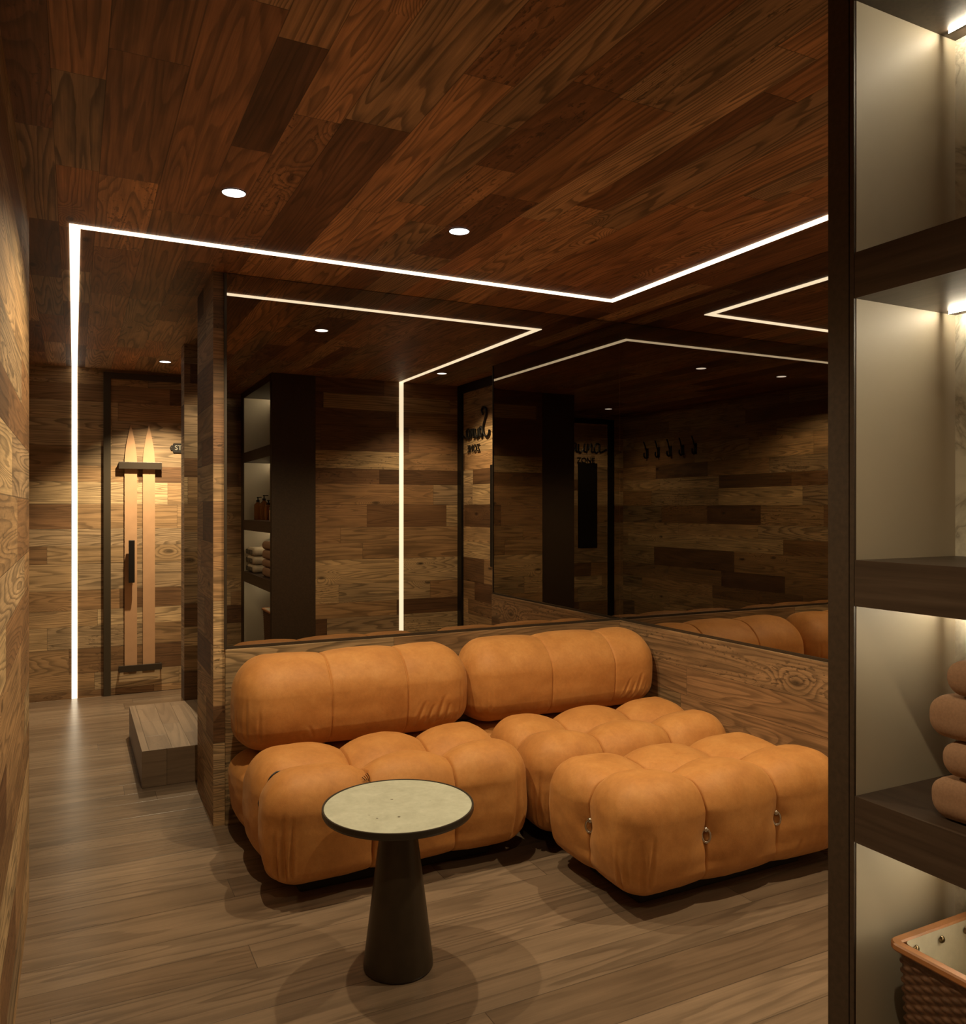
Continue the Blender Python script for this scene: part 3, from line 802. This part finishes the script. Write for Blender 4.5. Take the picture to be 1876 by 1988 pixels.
obj('lid', lathe(bmesh.new(), [(0, .0862), (.033, .0862), (.034, .09), (.034, .108), (.030, .112), (0, .112)], n=32), plain('sage_lid', (.16, .17, .11), .5), jr, True)

# ------------------------------------------------------------------ basket
BW0, BW1 = 1.362, 1.612           # x range at the rim
BY0, BY1 = .595, 1.022
RZ = CZ-.806
bk = thing('wicker_basket', 'dark wicker basket with tan leather rim and cream lining on the bottom shelf', 'basket', ((BW0+BW1)/2, (BY0+BY1)/2, zb+.0006))
bh = RZ-.012-(zb+.0006); hx, hy = (BW1-BW0)/2, (BY1-BY0)/2
def rrect(hx, hy, r, n=6):
    P = []
    for qx, qy, a0 in ((1, 1, 0), (-1, 1, 90), (-1, -1, 180), (1, -1, 270)):
        for k in range(n+1):
            a = math.radians(a0+90*k/n); P.append((qx*(hx-r)+r*math.cos(a), qy*(hy-r)+r*math.sin(a)))
    return P
def resample(P, m):
    P = [np.array(p) for p in P]+[np.array(P[0])]; L = [0]
    for a, b in zip(P, P[1:]): L.append(L[-1]+np.linalg.norm(b-a))
    out = []
    for i in range(m):
        s = L[-1]*i/m; k = max(j for j in range(len(L)) if L[j] <= s+1e-9); k = min(k, len(P)-2)
        t = (s-L[k])/(L[k+1]-L[k]); out.append(P[k]*(1-t)+P[k+1]*t)
    return out
ns = 68*6; nr = 192
pr_ = resample(rrect(1, hy/hx, .12), ns)
verts = []; faces = []
rows = 48
for j in range(nr+1):
    f = j/nr; sc = (hx-.008)*(.88+.12*f); z_ = f*bh
    rowp = f*rows; ri = int(rowp); fr_ = rowp-ri
    for i in range(ns):
        ph = (i/6.0)
        over = math.cos(PI*ph)*(1 if ri % 2 == 0 else -1)
        bulge = math.sin(PI*fr_)**.4*(.0016+.0022*over)
        p = pr_[i]; n_ = np.array([p[0], p[1]/(hy/hx)]); n_ = n_/np.abs(n_).max(); n_ = n_**5; n_ = n_/(np.linalg.norm(n_)+1e-9)
        q = p*sc + n_*bulge
        verts.append((q[0], q[1], z_))
for j in range(nr):
    for i in range(ns):
        a = j*ns+i; b = j*ns+(i+1) % ns; faces.append((a, b, b+ns, a+ns))
faces.append(tuple(range(ns-1, -1, -1)))
wk = mesh_np('woven_body', verts, faces, M['wicker'], bk)
bm = bmesh.new(); stk = resample(rrect(1, hy/hx, .12), 54)
# rim
rp = rrect(hx, hy, .020, 5)
prof = [(-.006, .002), (.007, .002), (.009, .005), (.009, .013), (.006, .016), (-.008, .016), (-.011, .013), (-.011, .005)]
bm = bmesh.new(); rings = []
N = len(rp)
for i in range(N):
    t_ = np.array(rp[(i+1) % N])-np.array(rp[i-1]); t_ = t_/np.linalg.norm(t_); nrm = np.array([t_[1], -t_[0]])
    rings.append([bm.verts.new((rp[i][0]+nrm[0]*(o_-.006), rp[i][1]+nrm[1]*(o_-.006), bh-.004+zz)) for o_, zz in prof])
for i in range(N):
    A, B = rings[i], rings[(i+1) % N]
    for k in range(len(prof)): bm.faces.new((A[k], A[(k+1) % len(prof)], B[(k+1) % len(prof)], B[k]))
bmesh.ops.recalc_face_normals(bm, faces=bm.faces); obj('rim', bm, M['rim'], bk, False)
# lining: inner faces hanging from the rim
bm = bmesh.new(); lp = resample(rrect(hx-.0185, hy-.0185, .014), 160); rr_ = []
for j in range(15):
    f = j/14
    ring = []
    for i, p in enumerate(lp):
        wv = .004*math.sin(i*.35+1.3*f)*math.sin(PI*f)
        s_ = 1-.14*f-wv*3
        ring.append(bm.verts.new((p[0]*s_, p[1]*s_, bh+.010-f*(bh-.016))))
    rr_.append(ring)
for a, b in zip(rr_, rr_[1:]):
    for i in range(160): bm.faces.new((a[i], b[i], b[(i+1) % 160], a[(i+1) % 160]))
bm.faces.new(rr_[-1])
obj('lining', bm, M['liner'], bk, True)
def rivet(x, y, zz, nx_, ny_):
    o = obj('rivet', lathe(bmesh.new(), [(0, .0055), (.004, .0048), (.0068, .002), (.0072, 0)], n=16), M['rivet'], bk, True)
    o.location = (x, y, zz); o.rotation_euler = Vector((nx_, ny_, 0)).to_track_quat('Z', 'Y').to_euler()
for x in (-.075, .0, .075): rivet(x, hy-.0215, bh-.008, 0, -1)
for y in (-.13, -.04, .05, .14): rivet(hx-.0208, y, bh-.008, -1, 0)
